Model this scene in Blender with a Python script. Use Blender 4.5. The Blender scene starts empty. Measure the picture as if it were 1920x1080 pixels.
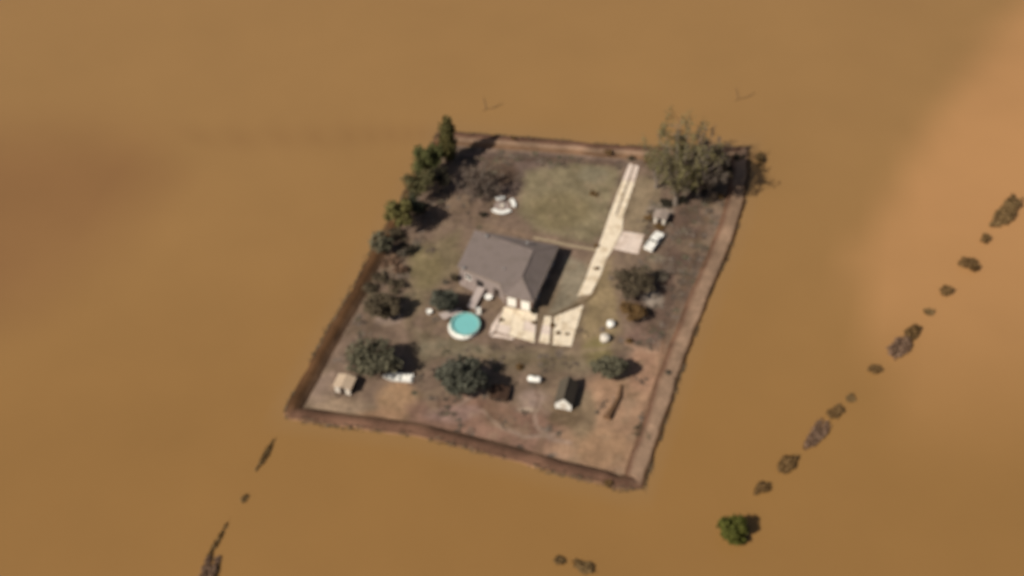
import bpy, bmesh, math, random
import numpy as np
from mathutils import Vector, Matrix
from mathutils import noise as mnoise

R = math.radians
scene = bpy.context.scene
COL = scene.collection

# ------------------------------------------------------------------ camera, light
PITCH, DIST, FPX = R(48), 241.0, 2300.0
cam_loc = Vector((0, -DIST*math.cos(PITCH), DIST*math.sin(PITCH)))
cd = bpy.data.cameras.new('camera'); cam = bpy.data.objects.new('camera', cd); COL.objects.link(cam)
cam.location = cam_loc; cam.rotation_euler = (math.pi/2-PITCH, 0, 0)
cd.sensor_width = 36; cd.lens = FPX/1920*36; cd.clip_start = 1; cd.clip_end = 20000
cd.dof.use_dof = True; cd.dof.focus_distance = 8.0; cd.dof.aperture_fstop = 1.4   # a lens caught focused short
scene.camera = cam
SUN_EL, SUN_AZ = R(43), R(235)      # azimuth clockwise from north (+Y): light comes from the south-west
w = bpy.data.worlds.new('World'); scene.world = w; w.use_nodes = True
nt = w.node_tree; bg = nt.nodes['Background']
sky = nt.nodes.new('ShaderNodeTexSky'); sky.sky_type = 'NISHITA'; sky.sun_disc = False
sky.sun_elevation = SUN_EL; sky.sun_rotation = SUN_AZ; sky.dust_density = 3.0
nt.links.new(sky.outputs[0], bg.inputs[0]); bg.inputs[1].default_value = 0.048
sd = bpy.data.lights.new('sun', 'SUN'); sd.energy = 4.65; sd.angle = R(0.6); sd.color = (1, .93, .82)
so = bpy.data.objects.new('sun', sd); COL.objects.link(so)
sdir = Vector((math.sin(SUN_AZ)*math.cos(SUN_EL), math.cos(SUN_AZ)*math.cos(SUN_EL), math.sin(SUN_EL)))
so.rotation_euler = sdir.to_track_quat('Z', 'Y').to_euler(); so.location = sdir*300
vs = scene.view_settings
vs.view_transform = 'Standard'; vs.look = 'None'; vs.exposure = 0; vs.gamma = 1; vs.use_curve_mapping = False
scene.cycles.max_bounces = 6
scene.cycles.filter_width = 2.0

# ------------------------------------------------------------------ helpers
F = Vector((0, math.cos(PITCH), -math.sin(PITCH))); U = Vector((0, math.sin(PITCH), math.cos(PITCH)))
def P(px, py, z=0.0):
    """surveyed spot: where the sight line through a photo point meets height z"""
    d = Vector(((px-960)/FPX, 0, 0)) + F + U*((540-py)/FPX)
    t = (z-cam_loc.z)/d.z
    return cam_loc + d*t
def ray_plane(px, py, p0, n):
    d = Vector(((px-960)/FPX, 0, 0)) + F + U*((540-py)/FPX)
    return cam_loc + d*((p0-cam_loc).dot(n)/d.dot(n))
def to_px(X, Y, Z=0):
    dx = X; dy = Y-cam_loc.y; dz = Z-cam_loc.z
    df = dy*F.y+dz*F.z; du = dy*U.y+dz*U.z
    return 960+FPX*dx/df, 540-FPX*du/df

def srgb(r, g, b):
    f = lambda c: (c/255/12.92) if c/255 < .04045 else ((c/255+.055)/1.055)**2.4
    return (f(r), f(g), f(b))

def mat(name, col=(.3, .3, .3), rough=.85, nscale=3.0, namt=.18, bump=.0, bscale=12., attr=None, metallic=0, col2=None, spec=.3):
    m = bpy.data.materials.new(name); m.use_nodes = True
    t = m.node_tree; b = t.nodes['Principled BSDF']; L = t.links.new
    b.inputs['Roughness'].default_value = rough; b.inputs['Metallic'].default_value = metallic
    b.inputs['Specular IOR Level'].default_value = spec
    tc = t.nodes.new('ShaderNodeTexCoord')
    n = t.nodes.new('ShaderNodeTexNoise'); n.inputs['Scale'].default_value = nscale; n.inputs['Detail'].default_value = 6
    L(tc.outputs['Object'], n.inputs['Vector'])
    mr = t.nodes.new('ShaderNodeMapRange'); mr.inputs[1].default_value = .25; mr.inputs[2].default_value = .75
    mr.inputs[3].default_value = 1-namt; mr.inputs[4].default_value = 1+namt
    L(n.outputs['Fac'], mr.inputs[0])
    if attr:
        a = t.nodes.new('ShaderNodeAttribute'); a.attribute_name = attr; src = a.outputs['Color']
    else:
        c = t.nodes.new('ShaderNodeRGB'); c.outputs[0].default_value = (*col, 1); src = c.outputs[0]
    if col2 is not None:
        n2 = t.nodes.new('ShaderNodeTexNoise'); n2.inputs['Scale'].default_value = nscale*.37; n2.inputs['Detail'].default_value = 4
        L(tc.outputs['Object'], n2.inputs['Vector'])
        rr = t.nodes.new('ShaderNodeMapRange'); rr.inputs[1].default_value = .5; rr.inputs[2].default_value = .64
        L(n2.outputs['Fac'], rr.inputs[0])
        mx = t.nodes.new('ShaderNodeMix'); mx.data_type = 'RGBA'
        L(rr.outputs[0], mx.inputs['Factor']); L(src, mx.inputs['A']); mx.inputs['B'].default_value = (*col2, 1)
        src = mx.outputs['Result']
    vm = t.nodes.new('ShaderNodeVectorMath'); vm.operation = 'SCALE'
    L(src, vm.inputs[0]); L(mr.outputs[0], vm.inputs['Scale'])
    L(vm.outputs[0], b.inputs['Base Color'])
    if bump:
        n3 = t.nodes.new('ShaderNodeTexNoise'); n3.inputs['Scale'].default_value = bscale; n3.inputs['Detail'].default_value = 5
        L(tc.outputs['Object'], n3.inputs['Vector'])
        bp = t.nodes.new('ShaderNodeBump'); bp.inputs['Strength'].default_value = bump; bp.inputs['Distance'].default_value = .15
        L(n3.outputs['Fac'], bp.inputs['Height']); L(bp.outputs[0], b.inputs['Normal'])
    return m

def link(name, me, m=None, parent=None, smooth=False):
    o = bpy.data.objects.new(name, me); COL.objects.link(o)
    if m: me.materials.append(m)
    if parent: o.parent = parent
    if smooth:
        me.polygons.foreach_set('use_smooth', np.ones(len(me.polygons), bool))
    return o
def mesh(name, v, f, m=None, parent=None, smooth=False):
    me = bpy.data.meshes.new(name); me.from_pydata([tuple(x) for x in v], [], f); me.update()
    return link(name, me, m, parent, smooth)
def tag(o, label, cat, group=None, kind=None):
    o['label'] = label; o['category'] = cat
    if group: o['group'] = group
    if kind: o['kind'] = kind
    return o
def thing(name, label, cat, loc=(0, 0, 0), rz=0, group=None):
    o = bpy.data.objects.new(name, None); COL.objects.link(o); o.location = loc; o.rotation_euler = (0, 0, rz)
    o.empty_display_size = .3
    return tag(o, label, cat, group)

class MB:
    def __init__(s): s.v = []; s.f = []
    def add(s, v, f):
        n = len(s.v); s.v += [Vector(x) for x in v]; s.f += [[i+n for i in q] for q in f]; return s
    def box(s, x0, x1, y0, y1, z0, z1):
        return s.add([(x0,y0,z0),(x1,y0,z0),(x1,y1,z0),(x0,y1,z0),(x0,y0,z1),(x1,y0,z1),(x1,y1,z1),(x0,y1,z1)],
                     [[3,2,1,0],[4,5,6,7],[0,1,5,4],[1,2,6,5],[2,3,7,6],[3,0,4,7]])
    def prism(s, poly, z0, z1):
        """poly: xy points anticlockwise"""
        n = len(poly); a = sum(poly[i][0]*poly[(i+1)%n][1]-poly[(i+1)%n][0]*poly[i][1] for i in range(n))
        if a < 0: poly = poly[::-1]
        return s.add([(p[0],p[1],z0) for p in poly]+[(p[0],p[1],z1) for p in poly],
                     [list(range(n))[::-1], list(range(n,2*n))]+[[i,(i+1)%n,n+(i+1)%n,n+i] for i in range(n)])
    def tube(s, pts, rads, n=6, cap=True):
        pts = [Vector(p) for p in pts]; base = len(s.v); k = len(pts)
        for i, p in enumerate(pts):
            d = (pts[min(i+1,k-1)]-pts[max(i-1,0)]).normalized()
            a = d.cross(Vector((0,0,1)) if abs(d.z) < .9 else Vector((1,0,0))).normalized(); b = d.cross(a)
            for j in range(n):
                t = 2*math.pi*j/n; s.v.append(p+(a*math.cos(t)+b*math.sin(t))*rads[i])
        for i in range(k-1):
            for j in range(n):
                s.f.append([base+i*n+j, base+i*n+(j+1)%n, base+(i+1)*n+(j+1)%n, base+(i+1)*n+j])
        if cap:
            s.f.append([base+j for j in range(n)]); s.f.append([base+(k-1)*n+j for j in range(n)][::-1])
        return s
    def lathe(s, prof, n=24, cx=0, cy=0):
        """prof: (r, z) list"""
        base = len(s.v); k = len(prof)
        for r, z in prof:
            for j in range(n):
                t = 2*math.pi*j/n; s.v.append(Vector((cx+r*math.cos(t), cy+r*math.sin(t), z)))
        for i in range(k-1):
            for j in range(n):
                s.f.append([base+i*n+j, base+i*n+(j+1)%n, base+(i+1)*n+(j+1)%n, base+(i+1)*n+j])
        return s
    def build(s, name, m, parent=None, smooth=False):
        return mesh(name, s.v, s.f, m, parent, smooth)

# vectorised soft masks in survey (photo) coordinates
def sdf_poly(X, Y, poly):
    p = np.array(poly, float); q = np.roll(p, -1, 0)
    d = np.full(X.shape, 1e9); inside = np.zeros(X.shape, bool)
    for (ax, ay), (bx, by) in zip(p, q):
        ex, ey = bx-ax, by-ay; wx, wy = X-ax, Y-ay
        t = np.clip((wx*ex+wy*ey)/(ex*ex+ey*ey+1e-9), 0, 1)
        d = np.minimum(d, np.hypot(wx-ex*t, wy-ey*t))
        c = ((ay > Y) != (by > Y)) & (X < ex*(Y-ay)/(ey+1e-12)+ax)
        inside ^= c
    return np.where(inside, -d, d)
def d_line(X, Y, pts):
    d = np.full(X.shape, 1e9)
    for (ax, ay), (bx, by) in zip(pts[:-1], pts[1:]):
        ex, ey = bx-ax, by-ay; wx, wy = X-ax, Y-ay
        t = np.clip((wx*ex+wy*ey)/(ex*ex+ey*ey+1e-9), 0, 1)
        d = np.minimum(d, np.hypot(wx-ex*t, wy-ey*t))
    return d
def sstep(x): x = np.clip(x, 0, 1); return x*x*(3-2*x)
def fbm(X, Y, sc, seed=0, oct=4):
    """cheap value noise"""
    rng = np.random.default_rng(seed); out = np.zeros(X.shape); amp = 1; tot = 0
    for o in range(oct):
        g = rng.random((256, 256)); x = X/sc*2**o+1000.3*(o+1); y = Y/sc*2**o+777.7*(o+1)
        xi = np.floor(x).astype(int); yi = np.floor(y).astype(int); fx = sstep(x-xi); fy = sstep(y-yi)
        a = g[xi%256, yi%256]; b = g[(xi+1)%256, yi%256]; c = g[xi%256, (yi+1)%256]; d = g[(xi+1)%256, (yi+1)%256]
        out += amp*((a*(1-fx)+b*fx)*(1-fy)+(c*(1-fx)+d*fx)*fy); tot += amp; amp *= .55
    return out/tot
def set_col(me, C):
    a = me.color_attributes.new('Col', 'FLOAT_COLOR', 'POINT')
    a.data.foreach_set('color', np.concatenate([C, np.ones((len(C), 1))], 1).astype(np.float32).ravel())

# albedo from the colour a surface shows in full light
KL = 1.28
def A(r, g, b): c = srgb(r, g, b); return np.array([c[0]/KL, c[1]/KL*1.03, c[2]/KL*1.07])

WZ = 0.5     # flood level above the yard
# ------------------------------------------------------------------ shoreline survey
OUT = [(822,246),(864,249),(969,257),(1076,265),(1136,271),(1250,277),(1330,276),(1405,276),(1404,333),(1392,404),(1364,481),
       (1338,542),(1312,608),(1290,665),(1272,713),(1254,776),(1244,804),(1206,918),(1156,919),(1128,908),(1043,889),(980,870),(896,847),
       (771,817),(656,803),(542,787),(533,779),(538,757),(597,649),(628,595),(662,538),(687,488),(722,427),(772,338)]
shore = [P(x, y, WZ).xy for x, y in OUT]
def resample(pts, step):
    out = []
    n = len(pts)
    for i in range(n):
        a, b = pts[i], pts[(i+1) % n]; k = max(1, round((b-a).length/step))
        for j in range(k): out.append(a+(b-a)*(j/k))
    return out
shore = resample(shore, .6)
N = len(shore)
def side_of(p):
    px, py = to_px(p.x, p.y, WZ)
    if py < 300 and px > 815 and px < 1398: return 'top'
    if px > 1207 and py > 276: return 'right'
    if py > 778: return 'bottom'
    return 'left'
PROF = {  # offsets inward from the waterline, height; colours follow
    'left':   [(-3,-.8),(-.5,.25),(0,.5),(.5,.85),(1.2,1.0),(1.8,.95),(2.5,.35),(3.1,-.06)],
    'bottom': [(-3,-.8),(-.5,.25),(0,.5),(.5,.65),(1.2,.9),(2.0,.92),(2.8,.35),(3.5,-.06)],
    'top':    [(-3,-.8),(-.5,.25),(0,.5),(.6,.75),(1.5,.9),(2.4,.85),(3.1,.35),(3.8,-.06)],
    'right':  [(-3,-.8),(-.4,.15),(0,.5),(.4,.98),(.8,.95),(2.6,.8),(3.5,.35),(4.2,-.06)]}
cA = {'dark': A(98,69,45), 'mid': A(118,90,68), 'pale': A(150,122,99), 'rust': A(116,85,67), 'tan': A(166,126,92), 'wet': A(128,88,50)}  # 'dark' is brown soil with the slopes' shade also put into the colour
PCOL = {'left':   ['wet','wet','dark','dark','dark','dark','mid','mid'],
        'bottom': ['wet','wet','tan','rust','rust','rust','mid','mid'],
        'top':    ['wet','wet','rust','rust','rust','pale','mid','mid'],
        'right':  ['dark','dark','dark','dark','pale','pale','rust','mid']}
SD = [side_of(p) for p in shore]
# smoothed profile so the corners blend
M = 8
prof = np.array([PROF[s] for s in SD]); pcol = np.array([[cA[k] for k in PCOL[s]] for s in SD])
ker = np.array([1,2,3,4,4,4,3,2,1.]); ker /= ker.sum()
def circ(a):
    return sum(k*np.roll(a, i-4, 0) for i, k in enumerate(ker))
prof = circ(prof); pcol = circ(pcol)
nrm = []
for i in range(N):
    t = (shore[(i+2) % N]-shore[i-2]).normalized(); nrm.append(Vector((t.y, -t.x)))
ctr = sum(shore, Vector((0, 0)))/N
if (ctr-shore[0]).dot(nrm[0]) < 0: nrm = [-q for q in nrm]
nr = np.array([tuple(q) for q in nrm]); nr = circ(nr); nr /= np.linalg.norm(nr, axis=1, keepdims=True)
S = np.array([tuple(p) for p in shore])
V = []; C = []
for j in range(M):
    off = prof[:, j, 0][:, None]; XY = S+nr*off
    wob = (fbm(S[:, 0]+j*9, S[:, 1], 3.2, 5)-.5)
    XY = XY+nr*wob[:, None]*(1.0 if j in (2, 3, 4, 5, 6) else .3)
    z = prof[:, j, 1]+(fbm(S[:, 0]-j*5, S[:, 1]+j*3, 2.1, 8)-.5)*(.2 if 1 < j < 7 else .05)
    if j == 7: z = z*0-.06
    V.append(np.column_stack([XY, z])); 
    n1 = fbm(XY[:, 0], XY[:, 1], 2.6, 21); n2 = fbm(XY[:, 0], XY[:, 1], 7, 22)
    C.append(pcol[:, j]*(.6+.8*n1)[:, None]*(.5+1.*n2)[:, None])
V = np.concatenate(V); C = np.concatenate(C)
Fc = [[j*N+i, j*N+(i+1) % N, (j+1)*N+(i+1) % N, (j+1)*N+i] for j in range(M-1) for i in range(N)]
soil = mat('bank soil', attr='Col', rough=.95, nscale=1.6, namt=.2, bump=.6, bscale=1.8, spec=.1)
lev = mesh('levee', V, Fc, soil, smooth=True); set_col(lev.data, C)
bmx = bmesh.new(); bmx.from_mesh(lev.data); bmesh.ops.recalc_face_normals(bmx, faces=bmx.faces); bmx.to_mesh(lev.data); bmx.free()
lev['kind'] = 'structure'; lev['label'] = 'low earth bank ringing the yard and holding back the flood'

# ------------------------------------------------------------------ flood water
gx0, gx1, gy0, gy1, st = -150, 170, -120, 200, 2.0
hole = [p+Vector(nr[i])*.55 for i, p in enumerate(shore)]
bm = bmesh.new()
def ringverts(pts, z): return [bm.verts.new((p[0], p[1], z)) for p in pts]
rings = [ringverts(hole, WZ)]
CP = np.array(tuple(ctr))
H = np.array([tuple(p) for p in hole])
for k in (1.0, 1.06, 1.13, 1.22, 1.33, 1.46, 1.6, 1.8, 2.0, 2.25, 2.5, 2.8, 3.2, 3.7, 4.3, 5.2, 7, 12, 30, 120):
    if k == 1.0: continue
    ang = np.arctan2(H[:, 1]-CP[1], H[:, 0]-CP[0]); rr = np.hypot(H[:, 0]-CP[0], H[:, 1]-CP[1])
    mixr = min(1, (k-1)/2.5); rad = (rr*(1-mixr)+34*mixr)*k
    rings.append(ringverts(np.column_stack([CP[0]+np.cos(ang)*rad, CP[1]+np.sin(ang)*rad]), WZ))
for a, b in zip(rings[:-1], rings[1:]):
    for i in range(N): bm.faces.new((a[i], a[(i+1) % N], b[(i+1) % N], b[i]))
bmesh.ops.recalc_face_normals(bm, faces=bm.faces)
me = bpy.data.meshes.new('flood_water'); bm.to_mesh(me); bm.free()
if me.polygons[0].normal.z < 0: me.flip_normals()
X = np.empty(len(me.vertices)*3); me.vertices.foreach_get('co', X); X = X.reshape(-1, 3)
Xc = np.clip(X[:, 0], -200, 200); Yc = np.clip(X[:, 1], -140, 260)
px, py = to_px(Xc, Yc, WZ)
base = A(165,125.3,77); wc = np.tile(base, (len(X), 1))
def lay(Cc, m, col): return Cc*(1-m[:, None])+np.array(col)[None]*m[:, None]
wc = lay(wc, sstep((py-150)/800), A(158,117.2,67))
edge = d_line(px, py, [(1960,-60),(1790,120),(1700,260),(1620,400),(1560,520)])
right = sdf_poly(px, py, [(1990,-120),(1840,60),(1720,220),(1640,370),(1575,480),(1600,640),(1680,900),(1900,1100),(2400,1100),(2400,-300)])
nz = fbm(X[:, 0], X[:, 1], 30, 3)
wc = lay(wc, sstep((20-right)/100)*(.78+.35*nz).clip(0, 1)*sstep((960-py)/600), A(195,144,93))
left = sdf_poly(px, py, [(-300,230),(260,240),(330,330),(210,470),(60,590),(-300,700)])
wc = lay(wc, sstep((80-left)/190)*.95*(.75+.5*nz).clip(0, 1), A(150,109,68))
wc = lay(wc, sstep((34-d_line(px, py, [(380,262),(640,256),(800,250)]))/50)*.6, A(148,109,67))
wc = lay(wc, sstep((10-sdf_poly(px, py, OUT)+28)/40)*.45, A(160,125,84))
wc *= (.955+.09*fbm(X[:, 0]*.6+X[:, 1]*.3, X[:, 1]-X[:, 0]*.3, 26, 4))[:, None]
wm = mat('muddy flood water', attr='Col', rough=.35, nscale=.05, namt=.035, bump=.05, bscale=.5, spec=.25)
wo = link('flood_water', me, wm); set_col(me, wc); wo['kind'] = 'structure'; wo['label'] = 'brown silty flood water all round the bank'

# ------------------------------------------------------------------ yard ground
inner = [P(*to_px(*(S[i]+nr[i]*(prof[i, 7, 0]-.5)), 0), 0).xy for i in range(N)]
inn = [tuple(S[i]+nr[i]*(prof[i, 7, 0]-.6)) for i in range(0, N)]
st = .4
xs = np.arange(S[:, 0].min(), S[:, 0].max(), st); ys = np.arange(S[:, 1].min(), S[:, 1].max(), st)
GX, GY = np.meshgrid(xs, ys, indexing='ij'); sd_in = sdf_poly(GX, GY, inn[::2])
keep = sd_in < .3
idx = -np.ones(GX.shape, int); idx[keep] = np.arange(keep.sum())
ok = keep[:-1, :-1] & keep[1:, :-1] & keep[1:, 1:] & keep[:-1, 1:]
I, J = np.where(ok)
Fc = np.column_stack([idx[I, J], idx[I+1, J], idx[I+1, J+1], idx[I, J+1]]).tolist()
gx, gy = GX[keep], GY[keep]
gz = (fbm(gx, gy, 4, 31)-.5)*.08
px, py = to_px(gx, gy, 0)
wx = px+(fbm(gx, gy, 5, 41)-.5)*22; wy = py+(fbm(gx, gy, 5, 42)-.5)*18
gc = np.tile(A(124,102,83), (len(gx), 1))
def poly(pts, col, soft=10, amt=1.):
    global gc
    gc = lay(gc, sstep((soft/2-sdf_poly(wx, wy, pts))/soft)*amt, A(*col))
def ell(cx, cy, rx, ry, col, amt=1., soft=.5):
    global gc
    r = np.hypot((wx-cx)/rx, (wy-cy)/ry); gc = lay(gc, sstep((1-r)/soft)*amt, A(*col))
def line(pts, wd, col, amt=1.):
    global gc
    gc = lay(gc, sstep(1.3-d_line(px+(wx-px)*.4, py+(wy-py)*.4, pts)/wd)*amt, A(*col))
# broad zones of grass, mud and bare earth
poly([(880,270),(1190,300),(1180,350),(960,330),(900,350),(860,330)], (112,92,78), 26)
poly([(868,300),(985,300),(990,360),(935,372),(860,400),(840,360)], (116,96,82), 30)
ell(935,325,45,32,(103,80,62),.8)
poly([(985,322),(1080,303),(1165,315),(1135,420),(1112,455),(1000,428),(975,400)], (135,120,90), 22)
ell(1050,395,75,45,(129,113,80),.8); ell(1110,330,40,20,(134,122,96),.7)
poly([(770,470),(860,430),(870,500),(800,560),(770,600)], (125,109,80), 30, .9)
ell(800,500,40,60,(128,112,78),.8)
ell(735,600,34,18,(156,133,114),1); ell(600,720,45,50,(146,122,102),.9); ell(640,765,80,26,(150,126,100),.9)
ell(745,748,55,42,(164,130,96),1); ell(720,780,70,20,(160,124,92),.8)
poly([(770,610),(830,640),(960,655),(1110,662),(1100,700),(960,690),(830,660),(790,700)], (120,104,80), 30)
ell(845,655,95,22,(126,114,90),.6)
poly([(760,760),(900,745),(1010,770),(1060,800),(1020,860),(880,830),(760,800)], (136,104,84), 30)
ell(850,775,70,20,(146,118,104),.7)
poly([(1100,710),(1160,690),(1245,640),(1262,690),(1235,770),(1195,905),(1100,880),(1020,840),(1075,790)], (163,128,98), 34)
ell(1130,840,70,50,(162,127,94),.9); ell(1205,690,40,60,(164,126,98),.9)
ell(1000,745,36,26,(150,126,108),1); ell(990,768,28,9,(176,154,128),.8)
ell(1090,780,40,60,(122,106,80),.7); ell(1060,785,40,24,(104,84,62),.8)
ell(1060,590,80,80,(134,116,84),.4)
poly([(1060,478),(1108,500),(1080,560),(1045,590),(1030,585)], (138,124,100), 14)
poly([(1100,560),(1150,480),(1160,620),(1120,690),(1090,660)], (150,128,92), 20, .9)
ell(1120,660,36,36,(126,114,70),.7)
poly([(1195,330),(1250,330),(1230,400),(1200,440),(1165,430)], (142,122,94), 16)
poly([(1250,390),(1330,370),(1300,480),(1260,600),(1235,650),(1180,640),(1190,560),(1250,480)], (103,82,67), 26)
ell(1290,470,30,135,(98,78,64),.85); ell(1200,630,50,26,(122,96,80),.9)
ell(1222,560,26,22,(150,134,116),1); ell(1232,488,26,12,(146,132,108),.9); ell(1235,395,26,20,(158,142,124),.8)
ell(905,400,40,30,(132,108,88),.8); ell(862,385,40,28,(122,100,78),.7); ell(1200,500,70,40,(126,106,84),.5)
ell(562,761,14,8,(168,148,124),.9); ell(1252,700,8,16,(186,162,134),.9)
# wheel ruts and worn lines
for pts, wd, c, a in (([(1036,594),(1070,577),(1096,566),(1112,553),(1119,540)],3,(90,72,48),.85), ([(700,705),(690,560),(760,440)],9,(106,88,68),.5), ([(765,560),(775,640),(790,720)],9,(108,90,70),.6),
        ([(905,770),(935,800),(985,820),(1040,815)],4,(164,138,116),.8), ([(900,760),(925,785),(960,800)],4,(108,80,62),.7),
        ([(940,790),(990,806),(1030,800),(1060,790)],3,(110,84,66),.7), ([(1002,775),(1008,800),(1030,822),(1070,830)],4,(166,140,118),.7),
        ([(860,760),(905,735),(920,745)],4,(160,136,116),.6), ([(950,725),(950,750),(965,770),(1000,775),(1012,750),(1005,728)],3,(112,88,70),.7),
        ([(1170,640),(1205,655),(1240,660)],5,(180,142,112),.6), ([(1245,640),(1238,700),(1205,780),(1196,840)],5,(122,92,70),.7),
        ([(960,650),(1060,662),(1160,650)],5,(148,126,98),.6), ([(880,668),(1000,680),(1110,668)],5,(112,94,70),.5),
        ([(860,520),(822,590),(800,640)],6,(112,94,74),.4), ([(890,418),(1000,445),(1040,450)],4,(140,114,90),.7),
        ([(690,780),(800,800),(930,835),(1060,865),(1150,890)],5,(120,88,66),.5), ([(880,300),(1000,296),(1150,308)],6,(104,82,66),.7),
        ([(900,284),(1010,282),(1190,300)],4,(146,120,98),.8),([(1335,370),(1290,520),(1250,640)],7,(108,86,66),.7)):
    line(pts, wd, c, a)
n1 = fbm(gx, gy, 1.6, 51); n2 = fbm(gx, gy, 6, 52); n3 = fbm(gx, gy, 3, 53)
n4 = fbm(gx, gy, 3.4, 57)
gc = gc*np.array([1.09, 1.11, 1.19])*(.68+.64*n1)[:, None]*(.8+.4*n2)[:, None]*(.76+.48*n4)[:, None]
gc = lay(gc, sstep((n3-.56)/.12)*.25, A(100,86,60)); gc = lay(gc, sstep((fbm(gx, gy, 2.4, 54)-.6)/.1)*.3, A(160,136,110))
gm = mat('yard earth and grass', attr='Col', rough=.95, nscale=1.1, namt=.2, bump=.7, bscale=2.5, spec=.08)
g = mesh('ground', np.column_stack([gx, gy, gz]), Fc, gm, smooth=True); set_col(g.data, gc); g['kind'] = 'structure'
g['label'] = 'worn grass and bare earth inside the bank'

# ------------------------------------------------------------------ materials
conc = mat('pale concrete', A(252,232,202), .9, 1.7, .09, .2, 6, col2=A(226,202,168))
conc2 = mat('greyed concrete', A(240,218,200), .9, 1.2, .1, .2, 6, col2=A(220,196,176))
path_m = mat('worn concrete path', A(170,150,120), .9, 1.5, .12)
patio_m = mat('patio slab', A(166,148,138), .9, 1.5, .12)
roof_m = mat('weathered shingle', A(135,120,112), .9, 1.4, .06, .3, 8, col2=A(128,114,105))
trim_m = mat('fascia', A(150,132,116), .7)
wall_m = mat('house wall', A(158,142,134), .9, 5, .08)
brick_m = mat('brown brick', A(128,104,90), .9, 5, .12)
white_m = mat('white paint', (.8, .78, .72), .5, 4, .05)
offwhite_m = mat('aged white paint', (.62, .56, .48), .6, 3, .1)
dark_m = mat('dark glass', (.02, .02, .022), .15, 2, .1, spec=.5)
dark_door = mat('dark door', (.05, .035, .028), .6)
brown_m = mat('dark brown roofing and wall shade', A(74,52,38), .9, 3, .2)  # hut roof; also colours shade onto the sheds' east walls
grey_m = mat('grey sheet roof', A(96,86,72), .7, 3, .12)
tyre_m = mat('tyre rubber', (.02, .02, .02), .9)
steel_m = mat('dull steel', (.3, .29, .28), .45, 5, .1, metallic=.6)
wood_m = mat('silvered timber', A(200,182,172), .9, 4, .12)
wood2_m = mat('brown timber', (.09, .06, .04), .9, 4, .2)
pool_w = mat('pool water', A(136,207,202), .12, 1.5, .05, .1, 3, spec=.5)
pool_l = mat('pool liner', A(92,150,148), .5, 2, .08)
bark_m = mat('bark', (.12, .09, .065), .95, 4, .3)
greybark_m = mat('grey bark', (.19, .155, .125), .95, 4, .25)
leaf_m = mat('leaves', attr='Col', rough=.8, nscale=1.0, namt=.15, spec=.15)

# ------------------------------------------------------------------ slabs of the drive
def lerp(a, b, t): return (a[0]+(b[0]-a[0])*t, a[1]+(b[1]-a[1])*t)
def slab(q, m, parent, z=.10, gap=.05, jit=.0):
    pts = [P(x, y, 0) for x, y in q]; c = sum(pts, Vector())/len(pts)
    ins = [p+(c-p).normalized()*gap for p in pts]
    return MB().prism([(p.x, p.y) for p in ins], -.1, z+jit).build('slab', m, parent)
def grid(q, nu, nv, m, parent, rng, gap=.05):
    a, b, c, d = q
    for i in range(nu):
        for j in range(nv):
            f = lambda u, v: lerp(lerp(a, b, u), lerp(d, c, u), v)
            slab([f(i/nu, j/nv), f((i+1)/nu, j/nv), f((i+1)/nu, (j+1)/nv), f(i/nu, (j+1)/nv)],
                 m if rng.random() < .75 else conc2, parent, gap=gap, jit=rng.uniform(-.012, .012))
rng = random.Random(4)
drive = bpy.data.objects.new('driveway', None); COL.objects.link(drive); drive['kind'] = 'structure'
drive['label'] = 'pale concrete drive running from the far bank to the garage front'
L1 = [(1180,306),(1167,338),(1154,372),(1142,404),(1129,442),(1118,470),(1107,495),(1098,522),(1082,556)]
R1 = [(1198,312),(1190,342),(1180,372),(1169,404),(1167,432),(1150,466),(1136,488),(1127,515),(1108,552)]
for i in range(8):
    if i < 3:      # two wheel tracks with a dirty strip between
        for u0, u1 in ((0, .44), (.56, 1)):
            slab([lerp(L1[i], R1[i], u0), lerp(L1[i], R1[i], u1), lerp(L1[i+1], R1[i+1], u1), lerp(L1[i+1], R1[i+1], u0)], conc if i else conc2, drive, gap=.04, jit=rng.uniform(-.01, .01))
    else:
        slab([L1[i], R1[i], R1[i+1], L1[i+1]], conc, drive, gap=.04, jit=rng.uniform(-.01, .01))
grid([(1168,434),(1208,440),(1197,477),(1150,467)], 2, 2, conc2, drive, rng, .04)
grid([(945,575),(1007,588),(1002,643),(930,622)], 3, 3, conc, drive, rng, .05)
slab([(935,592),(941,584),(929,620),(917,630),(921,612)], conc2, drive)
slab([(919,631),(930,625),(965,634),(960,638),(940,634)], conc2, drive)
grid([(1021,593),(1034,594),(1030,645),(1010,642)], 1, 3, conc, drive, rng, .05)
grid([(1039,594),(1094,572),(1071,650),(1036,647)], 3, 3, conc, drive, rng, .05)
# footpath behind the house
pth = bpy.data.objects.new('path', None); COL.objects.link(pth); pth['kind'] = 'structure'; pth['label'] = 'narrow concrete path along the back of the house'
pp = [(1000,446),(1030,452),(1060,459),(1092,465),(1122,470)]
for a, b in zip(pp[:-1], pp[1:]):
    slab([(a[0], a[1]-3), (b[0], b[1]-3), (b[0], b[1]+2), (a[0], a[1]+2)], path_m, pth, z=.06, gap=.03)
pat = bpy.data.objects.new('patio', None); COL.objects.link(pat); pat['kind'] = 'structure'; pat['label'] = 'mauve grey paved terrace along the front of the house'
grid([(858,514),(942,548),(918,562),(862,534)], 4, 2, patio_m, pat, rng, .04)

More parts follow.
